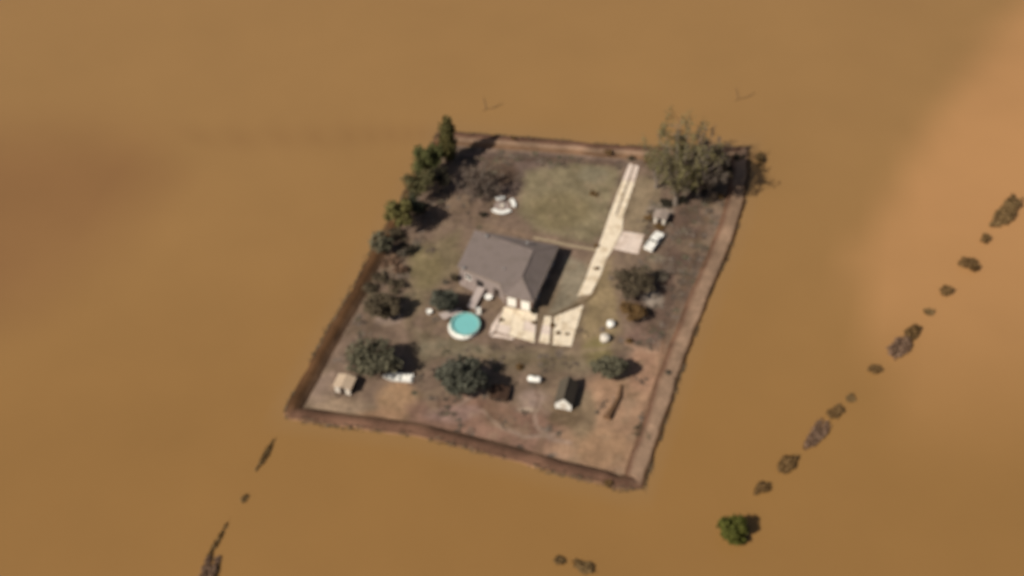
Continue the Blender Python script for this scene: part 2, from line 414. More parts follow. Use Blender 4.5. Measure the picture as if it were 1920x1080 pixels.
# ------------------------------------------------------------------ house
EZ = 3.3
a_ = P(890,432,EZ); b_ = P(1048,461,EZ); c_ = P(1000,567,EZ); d_ = P(943,553,EZ); f_ = P(857,500,EZ)
r2 = P(979,519,5.35)
nW = (f_-a_).cross(r2-a_).normalized()
rn = r2+(a_-f_)*((P(996,470,5.35)-r2).length/(a_-f_).length)
e_ = ray_plane(937,532,a_,nW)
origin = (a_+c_)/2; origin.z = 0
house = thing('house', 'low house with a grey brown hipped roof and two white garage doors', 'house', origin)
def hl(p): return p-origin
T = .22
top = [hl(q) for q in (a_, b_, c_, d_, e_, f_, rn, r2)]
dn = [q-Vector((0, 0, T)) for q in top]
v = top+dn
faces_top = [[1, 2, 7, 6], [0, 6, 7, 4, 5], [0, 1, 6], [3, 7, 2], [4, 7, 3]]
def up(fc):
    q = [v[i] for i in fc]; n = (q[1]-q[0]).cross(q[2]-q[1]); return fc if n.z > 0 else fc[::-1]
roof = mesh('roof', v, [up(fc) for fc in faces_top]+[[i+8 for i in up(fc)][::-1] for fc in faces_top], roof_m, house)
per = [0, 1, 2, 3, 4, 5]
fm = MB()
for i in range(6):
    p, q = v[per[i]], v[per[(i+1) % 6]]
    d = (q-p); out = Vector((d.y, -d.x, 0)).normalized()
    if out.dot((p+q)/2-hl(origin)) < 0: out = -out
    s = .03
    fm.add([p+out*s+Vector((0,0,-T-.03)), q+out*s+Vector((0,0,-T-.03)), q+out*s+Vector((0,0,.02)), p+out*s+Vector((0,0,.02)),
            p-out*.04+Vector((0,0,-T-.03)), q-out*.04+Vector((0,0,-T-.03)), q-out*.04+Vector((0,0,.02)), p-out*.04+Vector((0,0,.02))],
           [[0,1,2,3],[7,6,5,4],[3,2,6,7],[1,0,4,5]])
fm.build('fascia', trim_m, house)
rc = MB()
for p, q in ((6, 7), (7, 2), (7, 3), (6, 1), (6, 0)):
    rc.tube([v[p]+Vector((0,0,.03)), v[q]+Vector((0,0,.03))], [.11, .11], 5)
rc.build('ridge_cap', roof_m, roof)
# walls set in under the eaves
cc = sum((v[i] for i in per), Vector())/6
plan = []
for i in per:
    p = v[i]; prv = v[per[i-1]]; nx = v[per[(i+1) % 6]]
    n1_ = Vector(((p-prv).y, -(p-prv).x, 0)).normalized(); n2_ = Vector(((nx-p).y, -(nx-p).x, 0)).normalized()
    if n1_.dot((p+prv)/2-cc) > 0: n1_ = -n1_
    if n2_.dot((p+nx)/2-cc) > 0: n2_ = -n2_
    if i == 4: n1_ = Vector(((d_-e_).y*-1, (d_-e_).x, 0)).normalized()*0; 
    o = (n1_+n2_); o = o.normalized() if o.length > .01 else n2_
    plan.append(p+o*.5)
rz = [q.z-T-.01 for q in plan]
wallv = [Vector((q.x, q.y, 0)) for q in plan]
for i in range(6):
    p, q = wallv[i], wallv[(i+1) % 6]
    d = (q-p).normalized(); n_ = Vector((d.y, -d.x, 0))
    if n_.dot((p+q)/2-cc) < 0: n_ = -n_
    zt0 = v[per[i]].z-T+.04; zt1 = v[per[(i+1) % 6]].z-T+.04
    i0 = p-n_*.2; i1 = q-n_*.2
    mesh('wall', [p, q, q+Vector((0,0,zt1)), p+Vector((0,0,zt0)), i0, i1, i1+Vector((0,0,zt1)), i0+Vector((0,0,zt0))],
         [[0,1,2,3],[7,6,5,4],[3,2,6,7],[0,4,5,1],[0,3,7,4],[1,5,6,2]], wall_m if i != 2 else brick_m, house)
    Lw = (q-p).length
    def panel(name, s0, s1, z0, z1, m, depth=.06, par=house):
        b = MB(); x0 = p+d*s0; x1 = p+d*s1; o1 = n_*depth; o0 = n_*.004
        b.add([x0+o0+Vector((0,0,z0)), x1+o0+Vector((0,0,z0)), x1+o0+Vector((0,0,z1)), x0+o0+Vector((0,0,z1)),
               x0+o1+Vector((0,0,z0)), x1+o1+Vector((0,0,z0)), x1+o1+Vector((0,0,z1)), x0+o1+Vector((0,0,z1))],
              [[4,5,6,7],[0,1,5,4],[1,2,6,5],[2,3,7,6],[3,0,4,7]])
        return b.build(name, m, par)
    def window(s0, s1, z0=.9, z1=2.0):
        fr = panel('window', s0, s1, z0, z1, white_m, .05)
        panel('pane', s0+.08, (s0+s1)/2-.03, z0+.08, z1-.08, dark_m, .065, fr)
        panel('pane', (s0+s1)/2+.03, s1-.08, z0+.08, z1-.08, dark_m, .065, fr)
        panel('sill', s0-.06, s1+.06, z0-.09, z0-.005, white_m, .12, fr)
    if i == 2:    # garage front, c -> d
        k = Lw
        for s0, s1 in ((.08*k, .40*k), (.58*k, .90*k)):
            gd = panel('garage_door', s0, s1, .1, 2.7, white_m, .06)
            for r in range(4):
                panel('door_panel', s0+.06, s1-.06, .14+r*.635, .74+r*.635, white_m, .085, gd)
            panel('handle', (s0+s1)/2-.12, (s0+s1)/2+.12, .5, .55, steel_m, .12, gd)
    elif i == 1:  # east side
        for s in (.12, .34, .72): window(Lw*s, Lw*s+1.4)
        dr = panel('door', Lw*.56, Lw*.56+.95, .1, 2.05, dark_door, .05); panel('handle', Lw*.56+.08, Lw*.56+.14, 1.0, 1.1, steel_m, .09, dr)
    elif i == 4:  # terrace side, e -> f
        dr = panel('door', Lw*.42, Lw*.42+1.7, .12, 2.1, dark_door, .05); panel('pane', Lw*.42+.1, Lw*.42+.8, .3, 2.0, dark_m, .062, dr); panel('pane', Lw*.42+.9, Lw*.42+1.6, .3, 2.0, dark_m, .062, dr)
        dr = panel('door', Lw*.05, Lw*.05+1.3, .12, 2.1, dark_door, .05); panel('handle', Lw*.05+.1, Lw*.05+.16, 1.0, 1.1, steel_m, .09, dr)
        window(Lw*.72, Lw*.72+1.3)
    elif i == 5:
        for s in (.25, .65): window(Lw*s, Lw*s+1.2)
    elif i == 0:
        for s in (.15, .4, .7): window(Lw*s, Lw*s+1.3)
for (x, y, r, h) in ((913,445,.22,.5),(989,457,.2,.5),(870,504,.25,.35),(945,505,.12,.45)):
    p = hl(ray_plane(x, y, a_, nW))
    vt = MB().tube([p-Vector((0,0,.1)), p+Vector((0,0,h))], [r, r], 8).build('roof_vent', steel_m, house)
    MB().tube([p+Vector((0,0,h+.004)), p+Vector((0,0,h+.12))], [r*1.5, r*.5], 8).build('cap', steel_m, vt)

# ------------------------------------------------------------------ pool and its deck
pc = P(872,607,1.25); pc.z = 0
pool = thing('swimming_pool', 'round above ground pool of turquoise water in a white wall', 'pool', pc)
pr = 2.75
MB().lathe([(pr,0),(pr,1.2),(pr-.05,1.2),(pr-.05,0)], 40).build('pool_wall', white_m, pool, True)
MB().lathe([(pr-.06,.7),(pr-.06,1.19)], 40).build('liner', pool_l, pool, True)
MB().lathe([(pr+.14,1.19),(pr+.14,1.27),(pr-.3,1.27),(pr-.3,1.19),(pr+.14,1.19)], 40).build('rim', mat('pool rim', A(150,196,186), .5, 3, .06), pool)
MB().lathe([(0.001,.98),(pr-.07,.98)], 40).build('pool_water', pool_w, pool)
for k in range(10):
    t = k*2*math.pi/10+.2
    MB().box(-.06,.06,-.05,.05,0,1.18).build('post', white_m, pool).matrix_local = Matrix.Translation((math.cos(t)*(pr+.075), math.sin(t)*(pr+.075), 0)) @ Matrix.Rotation(t+math.pi/2, 4, 'Z')
def at(px_, py_, z=0): return P(px_, py_, z)
deck = thing('pool_walkway', 'raised grey timber walkway from the terrace to the pool', 'walkway', P(888,560,0))
dl = deck.location.copy()
A0, A1 = P(903,538,1.0), P(882,577,1.0); dv = (A1-A0); dn_ = dv.normalized(); sdv = Vector((dn_.y, -dn_.x, 0)); dn_.z = 0
nb = 14
Lk = dv.length
for k in range(nb):
    p = A0+dv*((k+.5)/nb)-dl; wd = .75; hl_ = Lk/nb*.45
    MB().add([(p+sdv*sx*wd+dn_*sy*hl_+Vector((0,0,z))) for z in (-.05, 0) for sx, sy in ((-1,-1),(1,-1),(1,1),(-1,1))],
             [[3,2,1,0],[4,5,6,7],[0,1,5,4],[1,2,6,5],[2,3,7,6],[3,0,4,7]]).build('plank', wood_m, deck)
for t in (.03, .5, .97):
    for s in (-1, 1):
        p = A0+dv*t-dl+sdv*s*.68
        MB().box(p.x-.06, p.x+.06, p.y-.06, p.y+.06, 0, .94).build('post', wood2_m, deck)
side = thing('pool_deck', 'pale timber platform against the near tree side of the pool', 'deck', P(848,592,0)); sl = side.location.copy()
q = [P(x, y, 1.0)-sl for x, y in ((822,588),(862,577),(868,585),(832,599))]
for k in range(8):
    f0, f1 = k/8+.008, (k+1)/8-.008
    pts = [q[0].lerp(q[1], f0), q[0].lerp(q[1], f1), q[3].lerp(q[2], f1), q[3].lerp(q[2], f0)]
    MB().prism([(p.x, p.y) for p in pts], .93, 1.0).build('plank', wood_m, side)
for p in q:
    c = q[0]*.25+q[1]*.25+q[2]*.25+q[3]*.25; p = p.lerp(c, .1); MB().box(p.x-.06, p.x+.06, p.y-.06, p.y+.06, 0, .92).build('post', wood2_m, side)
st_ = thing('pool_ladder', 'white ladder with side rails where the walkway meets the pool', 'ladder', P(897,588,0))
for s in (-1, 1):
    MB().tube([(s*.42,-.5,0),(s*.42,-.15,1.9),(s*.42,.15,1.9),(s*.42,.5,0)], [.06]*4, 6).build('rail', white_m, st_)
for k in range(4):
    MB().box(-.4,.4,-.46+k*.1,-.2+k*.1,.25+k*.3,.31+k*.3).build('tread', white_m, st_)
MB().box(-.42,.42,-.22,.3,1.34,1.4).build('platform', white_m, st_)

cp_ = MB(); n_c = 18  # added white crescent: the pool wall's sunlit side put into shape and colour
for i in range(n_c):
    t0, t1 = R(165)+R(125)*i/n_c, R(165)+R(125)*(i+1)/n_c
    w0, w1 = [pr+.25+.38*math.sin(math.pi*(i+k)/n_c)**.6 for k in (0, 1)]
    c = lambda rr, t, z: (rr*math.cos(t), rr*math.sin(t), z)
    cp_.add([c(pr+.14,t0,.4),c(w0,t0,.4),c(w1,t1,.4),c(pr+.14,t1,.4),c(pr+.14,t0,.75),c(w0,t0,.75),c(w1,t1,.75),c(pr+.14,t1,.75)],
            [[7,6,5,4],[0,1,2,3],[4,5,1,0],[6,7,3,2],[5,6,2,1],[7,4,0,3]])
cp_.build('lit_wall_crescent', white_m, pool)
# ------------------------------------------------------------------ sheds
def shed(name, label, cx, cy, W, L, H, RH, rz, wm_, rm_, dm_, group=None, shade_wall_e=None):
    s = thing(name, label, 'shed', P(cx, cy, 0), rz, group)
    t = .08
    for nm, x0, x1, y0, y1 in (('wall',-W/2,W/2,-L/2,-L/2+t),('wall',-W/2,W/2,L/2-t,L/2)):
        b = MB()
        pts = [(x0,0),(x1,0),(x1,H),(0,H+RH),(x0,H)]
        b.add([(x,y0,z) for x, z in pts]+[(x,y1,z) for x, z in pts],
              [[0,1,2,3,4],[9,8,7,6,5]]+[[i,i+5,(i+1)%5+5,(i+1)%5] for i in range(5)])
        b.build(nm, wm_, s)
    for x0, x1, mm in ((-W/2,-W/2+t,wm_),(W/2-t,W/2,shade_wall_e or wm_)):  # a separate east material paints that wall as the shaded side
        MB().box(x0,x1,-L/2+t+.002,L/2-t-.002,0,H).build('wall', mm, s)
    e = .25
    for sx in (-1, 1):
        x1 = sx*(W/2+e); z1 = H-RH*e/(W/2)
        b = MB().add([(0,-L/2-e,H+RH+.02),(x1,-L/2-e,z1+.02),(x1,L/2+e,z1+.02),(0,L/2+e,H+RH+.02),
                      (0,-L/2-e,H+RH+.1),(x1,-L/2-e,z1+.1),(x1,L/2+e,z1+.1),(0,L/2+e,H+RH+.1)],
                     [[3,2,1,0],[4,5,6,7],[0,1,5,4],[1,2,6,5],[2,3,7,6]])
        b.build('roof_panel', rm_, s)
    MB().tube([(0,-L/2-e,H+RH+.09),(0,L/2+e,H+RH+.09)], [.07,.07], 6).build('ridge_cap', rm_, s)
    dr = MB().box(-.5,.5,-L/2-.05,-L/2-.004,.05,min(1.95,H-.05)).build('door', dm_, s)
    MB().box(.36,.42,-L/2-.1,-L/2-.052,.95,1.1).build('handle', steel_m, dr)
    wn = MB().box(-W/2-.05,-W/2-.004,-.5,.5,H*.45,H*.85).build('window', white_m, s)
    MB().box(-W/2-.065,-W/2-.052,-.42,.42,H*.45+.08,H*.85-.08).build('pane', dark_m, wn)
    return s
shed('garden_shed', 'small shed with cream roof and painted-shade east wall beside the white boat', 648,728, 3.0,2.6,1.9,.4,R(-16), offwhite_m, mat('cream roofing', A(206,180,152), .7, 2, .1), dark_door, shade_wall_e=brown_m)
shed('garden_shed', 'long white shed with grey roof and white gable front facing the south bank', 1061,748, 3.0,4.8,1.8,1.65,R(-14), white_m, grey_m, offwhite_m, shade_wall_e=brown_m)
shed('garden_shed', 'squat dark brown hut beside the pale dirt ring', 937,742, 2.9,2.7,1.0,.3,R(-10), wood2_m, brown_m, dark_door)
shed('garden_shed', 'little grey shed with a pale roof among bushes near the white pickup', 1238,414, 2.4,2.0,1.7,.3,R(-20), offwhite_m, mat('pale tin', A(168,150,136), .6, 2, .1), dark_door, shade_wall_e=brown_m)

# ------------------------------------------------------------------ pickup, boat, tanks
def heading(p, q): return math.atan2((q-p).y, (q-p).x)
def pickup(x0, y0, x1, y1, label):
    p, q = P(x0, y0, .5), P(x1, y1, .5); c = (p+q)/2; c.z = .03
    t = thing('pickup_truck', label, 'pickup truck', c, heading(p, q))
    L, W = 5.6, 1.9
    b = MB()
    prof_ = [(-2.8,.5),(-2.8,1.0),(2.55,1.0),(2.8,.85),(2.8,.45)]
    n = len(prof_)
    b.add([(x,-W/2,z) for x, z in prof_]+[(x,W/2,z) for x, z in prof_], [list(range(n)), list(range(n,2*n))[::-1]]+[[i,i+n,(i+1)%n+n,(i+1)%n] for i in range(n)])
    body = b.build('body', white_m, t)
    cb = MB(); pr_ = [(-.6,1.002),(-.45,1.65),(.75,1.65),(1.35,1.002)]; n = 4
    cb.add([(x,-W/2+.08+(.08 if z > 1.2 else 0),z) for x, z in pr_]+[(x,W/2-.08-(.08 if z > 1.2 else 0),z) for x, z in pr_], [list(range(n)), list(range(n,2*n))[::-1]]+[[i,i+n,(i+1)%n+n,(i+1)%n] for i in range(n)])
    cab = cb.build('cab', white_m, t)
    MB().add([(.82,-.78,1.6),(.82,.78,1.6),(1.3,.8,1.08),(1.3,-.8,1.08)], [[0,1,2,3]]).build('windscreen', dark_m, cab).location = (.02,0,.02)
    MB().add([(-.5,-.75,1.58),(-.5,.75,1.58),(-.6,.75,1.1),(-.6,-.75,1.1)], [[0,1,2,3]]).build('rear_window', dark_m, cab).location = (-.03,0,0)
    for s in (-1, 1):
        MB().box(-2.78,-.65,s*.88-.05,s*.88+.05,1.002,1.3).build('bed_side', white_m, t)
        MB().box(2.75,2.82,s*.7-.15,s*.7+.15,.62,.8).build('headlight', dark_m, t)
        MB().box(-.35,.75,s*.84-.02,s*.84+.02,1.1,1.5).build('side_window', dark_m, cab)
        for x in (-1.8, 1.8):
            wh = MB().tube([(x,s*.95,.36),(x,s*.72,.36)], [.38,.38], 14).build('wheel', tyre_m, t)
            MB().tube([(x,s*.96,.36),(x,s*.945,.36)], [.2,.2], 10).build('rim', steel_m, wh)
    MB().box(-2.82,-2.74,-.82,.82,1.002,1.3).build('tailgate', white_m, t)
    MB().box(-2.7,-.7,-.8,.8,1.003,1.03).build('bed_floor', white_m, t)
    return t
pickup(1213,472,1240,436, 'white pickup truck parked beside the paved drive bay')

def boat(x0, y0, x1, y1, label):
    p, q = P(x0, y0, .4), P(x1, y1, .4); c = (p+q)/2; c.z = 0.02
    t = thing('boat', label, 'boat', c, heading(p, q))
    L = (q-p).length/2; secs = []
    for k in range(9):
        u = -1+2*k/8; hw = .95*(1 if u < .1 else max(.03, 1-((u-.1)/.9)**2)); secs.append((u*L, hw, .12+.25*max(0, u)**2))
    v_, f_l = [], []
    for x, hw, zb in secs: v_ += [(x,-hw,.75+.1*max(0,x/L)),(x,-hw*.75,zb),(x,hw*.75,zb),(x,hw,.75+.1*max(0,x/L)),(x,hw*.86,.74+.1*max(0,x/L)),(x,hw*.66,zb+.08),(x,-hw*.66,zb+.08),(x,-hw*.86,.74+.1*max(0,x/L))]
    for k in range(8):
        for j in range(8): f_l.append([k*8+j, k*8+(j+1)%8, (k+1)*8+(j+1)%8, (k+1)*8+j])
    f_l += [list(range(8)), [64+j for j in range(8)][::-1]]
    mesh('hull', v_, f_l, white_m, t)
    MB().box(-.3,.2,-.75,.75,.5,.56).build('seat', white_m, t); MB().box(-L+.3,-L+.8,-.75,.75,.5,.56).build('seat', white_m, t)
    MB().box(L*.35,L*.7,-.42,.42,.66,.72).build('foredeck', white_m, t)
    return t
boat(774,711,718,707, 'white pointed boat lying on bare ground under the round olive tree')

tk = thing('propane_tank', 'white rounded tank lying on the ground east of the dark brown hut', 'tank', P(1002,716,0), R(-8))
MB().lathe([(.001,-1.3),(.35,-1.22),(.55,-1.0),(.6,-.8),(.6,.8),(.55,1.0),(.35,1.22),(.001,1.3)], 16).build('barrel', white_m, tk, True).matrix_local = Matrix.Translation((0,0,.85)) @ Matrix.Rotation(R(90), 4, 'Y')
for x in (-.8, .8): MB().box(x-.1,x+.1,-.4,.4,0,.35).build('leg', steel_m, tk)
MB().tube([(0,0,1.44),(0,0,1.62)], [.18,.16], 10).build('dome', steel_m, tk)
for x, y, r, h, lab in ((1145,611,.8,1.1,'squat white water tank nearest the brown bushes, farther of the pair'), (1134,638,.95,1.2,'squat cream water tank beside the concrete apron, nearer of the pair')):
    wt = thing('water_tank', lab, 'tank', P(x, y, 0), 0, 'white tanks beside the apron')
    MB().lathe([(.001,0),(r,0),(r,h*.8),(r*.9,h*.92),(r*.5,h*1.05),(.001,h*1.1)], 18).build('barrel', white_m if r < .9 else offwhite_m, wt, True)
    MB().lathe([(.22,h*1.05),(.22,h*1.16),(.001,h*1.17)], 10).build('lid', offwhite_m, wt)
# garden seat ring
fpc = P(941,387,0)
fp = thing('fire_pit', 'round mauve paved fire pit between three curved white benches', 'fire pit', fpc)
MB().lathe([(1.6,-.05),(1.6,.05),(.001,.05)], 24).build('paving', patio_m, fp)
MB().lathe([(.5,.052),(.55,.4),(.38,.4),(.36,.1),(.001,.1)], 12).build('stone_ring', offwhite_m, fp)
def bench(a0, a1, r, wd, label):
    b = thing('curved_bench', label, 'bench', fpc, 0, 'curved white benches round the fire pit')
    n = 10; s = MB()
    for i in range(n):
        t0, t1 = a0+(a1-a0)*i/n, a0+(a1-a0)*(i+1)/n
        c = lambda rr, t, z: (rr*math.cos(t), rr*math.sin(t), z)
        s.add([c(r,t0,.4),c(r+wd,t0,.4),c(r+wd,t1,.4),c(r,t1,.4),c(r,t0,.52),c(r+wd,t0,.52),c(r+wd,t1,.52),c(r,t1,.52)],
              [[0,1,2,3],[7,6,5,4],[4,5,1,0],[6,7,3,2],[5,6,2,1],[7,4,0,3]])
    s.build('seat', white_m, b)
    for t in (a0+.15, (a0+a1)/2, a1-.15):
        x, y = math.cos(t)*(r+wd/2), math.sin(t)*(r+wd/2)
        MB().box(x-.2,x+.2,y-.2,y+.2,0,.395).build('leg', offwhite_m, b)
bench(R(215), R(320), 1.75, .95, 'longest curved white bench, on the house side of the fire pit')
bench(R(75), R(125), 1.6, .9, 'short curved white bench on the far side of the fire pit')
bench(R(-12), R(42), 2.0, .95, 'curved white bench on the lawn side of the fire pit')
# table and pot
tb = thing('patio_table', 'small white table on the terrace in front of the inner house corner', 'table', P(916,561,0))
MB().lathe([(.75,.68),(.78,.74),(.001,.75)], 18).build('tabletop', white_m, tb)
MB().tube([(0,0,.03),(0,0,.68)], [.08,.06], 8).build('pedestal', steel_m, tb); MB().lathe([(.4,0),(.4,.03),(.001,.06)], 12).build('base', steel_m, tb)
pt = thing('planter', 'round pale planter at the tip of the pool deck', 'planter', P(805,588,0))
MB().lathe([(.35,0),(.6,.75),(.5,.75),(.46,.62),(.001,.62)], 16).build('pot', white_m, pt)
# logs
log_m = mat('rotten red bark', (.15,.082,.042), .95, 3, .25)
lg = thing('log', 'long reddish brown log lying on the bare earth near the east corner', 'log', P(1150,758,0))
b = MB(); p0 = lg.location
b.tube([P(1165,722,.2)-p0, P(1161,745,.3)-p0, P(1151,762,.35)-p0, P(1138,784,.4)-p0], [.2,.4,.5,.75], 8); b.build('trunk', log_m, lg)
MB().tube([P(1150,762,.3)-p0, P(1158,766,.7)-p0], [.16,.07], 6).build('limb', log_m, lg)
MB().tube([P(1140,780,.4)-p0, P(1130,778,.6)-p0], [.18,.06], 6).build('limb', log_m, lg)

# ------------------------------------------------------------------ trees and bushes
def leaf_mesh(lobes, n, size, ca, cb, seed, shell=.55, droop=0):
    r = np.random.default_rng(seed); lob = np.array(lobes, float)   # cx,cy,cz,rx,ry,rz
    vol = (lob[:, 3]*lob[:, 4]*lob[:, 5])**(2/3); pick = r.choice(len(lob), n, p=vol/vol.sum())
    d = r.normal(size=(n, 3)); d /= np.linalg.norm(d, axis=1, keepdims=True)
    rad = shell+(1-shell)*r.random(n)**.6; rad *= .7+.55*r.random(n)
    c = lob[pick, :3]+d*rad[:, None]*lob[pick, 3:]
    nn = d+r.normal(size=(n, 3))*.7+np.array([0, 0, .35]); nn /= np.linalg.norm(nn, axis=1, keepdims=True)
    t = np.cross(nn, r.normal(size=(n, 3))); t /= np.linalg.norm(t, axis=1, keepdims=True); bt = np.cross(nn, t)
    s = size*(.55+.9*r.random(n))[:, None]
    q = np.stack([c-t*s*.5, c+bt*s*.28, c+t*s*.5, c-bt*s*.28], 1)
    V_ = q.reshape(-1, 3); Fq = np.arange(4*n).reshape(n, 4)
    lobc = r.random(len(lob))
    mixv = np.clip(.55*r.random(n)+.45*lobc[pick], 0, 1)[:, None]
    Cq = np.array(ca)[None]*(1-mixv)+np.array(cb)[None]*mixv
    return V_, Fq, np.repeat(Cq, 4, 0)
def foliage(name, parent, lobes, n, size, ca, cb, seed, shell=.5):
    V_, Fq, Cq = leaf_mesh(lobes, n, size, ca, cb, seed, shell)
    me = bpy.data.meshes.new(name); me.vertices.add(len(V_)); me.vertices.foreach_set('co', V_.ravel().astype(np.float32))
    me.loops.add(Fq.size); me.loops.foreach_set('vertex_index', Fq.ravel().astype(np.int32)); me.polygons.add(len(Fq))
    me.polygons.foreach_set('loop_start', (np.arange(len(Fq))*4).astype(np.int32)); me.update(calc_edges=True)
    set_col(me, Cq)
    return link(name, me, leaf_m, parent)
PAL = {'olive': ((.055,.05,.023),(.125,.11,.048)), 'dark': ((.028,.032,.02),(.075,.078,.045)), 'brown': ((.055,.042,.026),(.135,.105,.066)),
       'green': ((.045,.05,.018),(.125,.12,.042)), 'conifer': ((.035,.036,.013),(.13,.105,.036)), 'grey': ((.09,.075,.055),(.17,.14,.105)),
       'yellow': ((.085,.077,.026),(.18,.155,.055)), 'wet': ((.14,.085,.036),(.2,.13,.056)), 'wetdark': ((.115,.065,.025),(.18,.108,.044)),
       'black': ((.02,.018,.012),(.05,.042,.028)), 'teal': ((.045,.048,.036),(.115,.112,.082)), 'mauve': ((.14,.082,.052),(.21,.135,.088)),
       'bare': ((.085,.06,.045),(.15,.112,.088)), 'drab': ((.075,.069,.045),(.165,.15,.095)), 'deep': ((.025,.03,.008),(.07,.072,.02)), 'haze': ((.10,.088,.04),(.19,.16,.075)), 'deep2': ((.042,.046,.008),(.12,.12,.026)), 'dusk': ((.075,.06,.046),(.14,.11,.088))}
def lobes_in(cz, rx, ry, rz, k, seed, lr=.5):
    r = random.Random(seed); out = [(0,0,cz,rx*.5,ry*.5,rz*.6)]; k = int(k*1.5)
    for i in range(k):
        a = 2*math.pi*(i+r.random()*.7)/k; e = r.uniform(-.55, .9); c = math.sqrt(max(0, 1-e*e*.8)); q = r.uniform(.5, .9)
        s = lr*r.uniform(.5, 1.1)
        out.append((math.cos(a)*rx*c*q, math.sin(a)*ry*c*q, cz+e*rz*.7, rx*s, ry*s, rz*s*.9))
    return out
def tree(name, label, px_, py_, H, rx, crown=(.3, 1.), pal='olive', n=1800, size=.75, seed=1, k=8, ry=None, tr=None, bark=bark_m, lean=(0,0), group=None, lr=.5, shell=.45, cat='tree', limbs=6):
    o = thing(name, label, cat, P(px_, py_, 0), 0, group)
    r = random.Random(seed); ry = ry or rx; z0, z1 = H*crown[0], H*crown[1]; cz = (z0+z1)/2; rz = (z1-z0)/2
    tr = tr or max(.12, H*.022)
    lx, ly = lean
    b = MB(); b.tube([(0,0,-.1),(lx*.1,ly*.1,H*.12),(lx*.5,ly*.5,cz*.7),(lx,ly,cz+rz*.35)], [tr*1.35,tr,tr*.75,tr*.25], 8)
    for i in range(limbs):
        a = 2*math.pi*(i+r.random())/limbs; zb = z0*.75+(cz-z0*.75)*r.random(); u = zb/(cz+rz*.35)
        p = Vector((lx*u, ly*u, zb)); e = Vector((lx+math.cos(a)*rx*.75, ly+math.sin(a)*ry*.75, min(z1*.95, zb+rz*r.uniform(.4, 1.2))))
        mid = p.lerp(e, .5)+Vector((0,0,-.1*rz)); b.tube([p, mid, e], [tr*.5,tr*.32,tr*.08], 6)
    b.build('trunk', bark, o)
    lob = [(x+lx, y+ly, z, a_x, a_y, a_z) for x, y, z, a_x, a_y, a_z in lobes_in(cz, rx, ry, rz, k, seed+7, lr)]
    foliage('crown', o, lob, n, size, *PAL[pal], seed, shell)
    return o
def bush(name, label, px_, py_, rx, ry, h, pal='wet', n=260, size=.5, seed=1, rz=0, z=0, group=None, k=5):
    o = thing(name, label, 'bush', P(px_, py_, z), rz, group)
    b = MB(); r = random.Random(seed)
    for i in range(5):
        a = i*1.26+r.random(); b.tube([(0,0,-.6),(math.cos(a)*rx*.35, math.sin(a)*ry*.35, h*.75)], [.06,.02], 5)
    b.build('stem', bark_m, o)
    foliage('foliage', o, lobes_in(h*.42, rx, ry, h*.55, k, seed+3, .55), n, size, *PAL[pal], seed, .3)
    return o
def conifer(label, px_, py_, H, rx, pal, n, seed, group=None, size=.6):
    o = thing('conifer_tree', label, 'tree', P(px_, py_, 0), 0, group); r = random.Random(seed)
    MB().tube([(0,0,-.1),(0,0,H*.5),(0,0,H*.97)], [H*.022,H*.014,.03], 8).build('trunk', bark_m, o)
    lob = []
    for i in range(12):
        u = i/11; z = H*(.16+.78*u); rr = rx*(1-.42*u**3)*(.75 if i == 0 else 1); a = i*2.4
        lob.append((math.cos(a)*rr*.22, math.sin(a)*rr*.22, z, rr*.8, rr*.8, H*.075))
    foliage('crown', o, lob, n, size, *PAL[pal], seed, .5)
    return o
GW = 'trees along the west bank'
conifer('tallest narrow dark conifer at the far west corner of the bank', 841,305, 12.4,2.2,'conifer',3200,11,GW)
tree('broadleaf_tree','dark olive tree just south of the tallest conifer', 807,338, 10.2,3.2,(.15,1),'green',2600,.65,12,group=GW)
tree('broadleaf_tree','sparse grey olive tree between the dark olive tree and the yellow one', 785,380, 8.6,3.0,(.2,1),'olive',1300,.6,13,group=GW,bark=greybark_m)
tree('broadleaf_tree','yellow green tree overhanging the west water edge', 750,436, 10.0,2.7,(.2,1),'yellow',1700,.65,14,group=GW,ry=2.4,shell=.3)
tree('broadleaf_tree','small dark tree in the shade behind the yellow green one', 778,416, 7.4,1.9,(.15,1),'dark',1200,.55,15,group=GW)
tree('broadleaf_tree','blackish tree closest to the fire pit in the west bank row', 826,358, 7.0,2.1,(.15,1),'black',1400,.55,16,group=GW)
bush('dark_bush','slim black bush beside the west lawn edge', 768,476, .7,1.3,1.9,'black',320,.45,17,R(-20))
bush('grey_bush','low mauve grey bush on the inner side of the west bank', 733,492, 1.8,1.8,1.3,'mauve',300,.5,18)
bush('dark_bush','dusky brown bush above the large rounded brown tree', 744,538, 1.7,1.9,1.8,'brown',420,.5,19)
bush('grey_bush','mauve grey low scrub above the dusky brown bush', 752,508, 1.6,1.5,1.3,'mauve',260,.5,47)
bush('dark_bush','low dark bush on the inner west bank beside the mauve scrub', 712,524, 1.4,1.7,1.2,'brown',260,.5,48)
bush('grey_bush','pale grey bush uphill of the slim black bush', 752,474, 1.1,1.1,.9,'grey',220,.45,49)
tree('broadleaf_tree','dull olive tree on the west bank below the yellow green tree', 716,474, 5.8,2.1,(.1,1),'drab',900,.55,71,group=GW)
bush('dark_bush','dark scrub at the foot of the yellow green tree', 742,446, 1.9,1.8,2.0,'brown',420,.5,72)
bush('dark_bush','dark scrub under the sparse grey olive tree', 790,392, 1.6,1.5,1.5,'black',420,.5,73)
bush('dark_bush','dark brown scrub on the west bank above the large rounded brown tree', 694,548, 1.6,1.8,1.6,'brown',380,.5,74)
tree('broadleaf_tree','large rounded dark brown tree low on the west side', 720,592, 5.6,3.4,(.05,1),'brown',2200,.65,20,tr=.2,ry=2.5)
bush('dark_bush','small dark brown bush at the northwest front corner of the house', 851,527, .9,.9,1.8,'brown',300,.45,21)
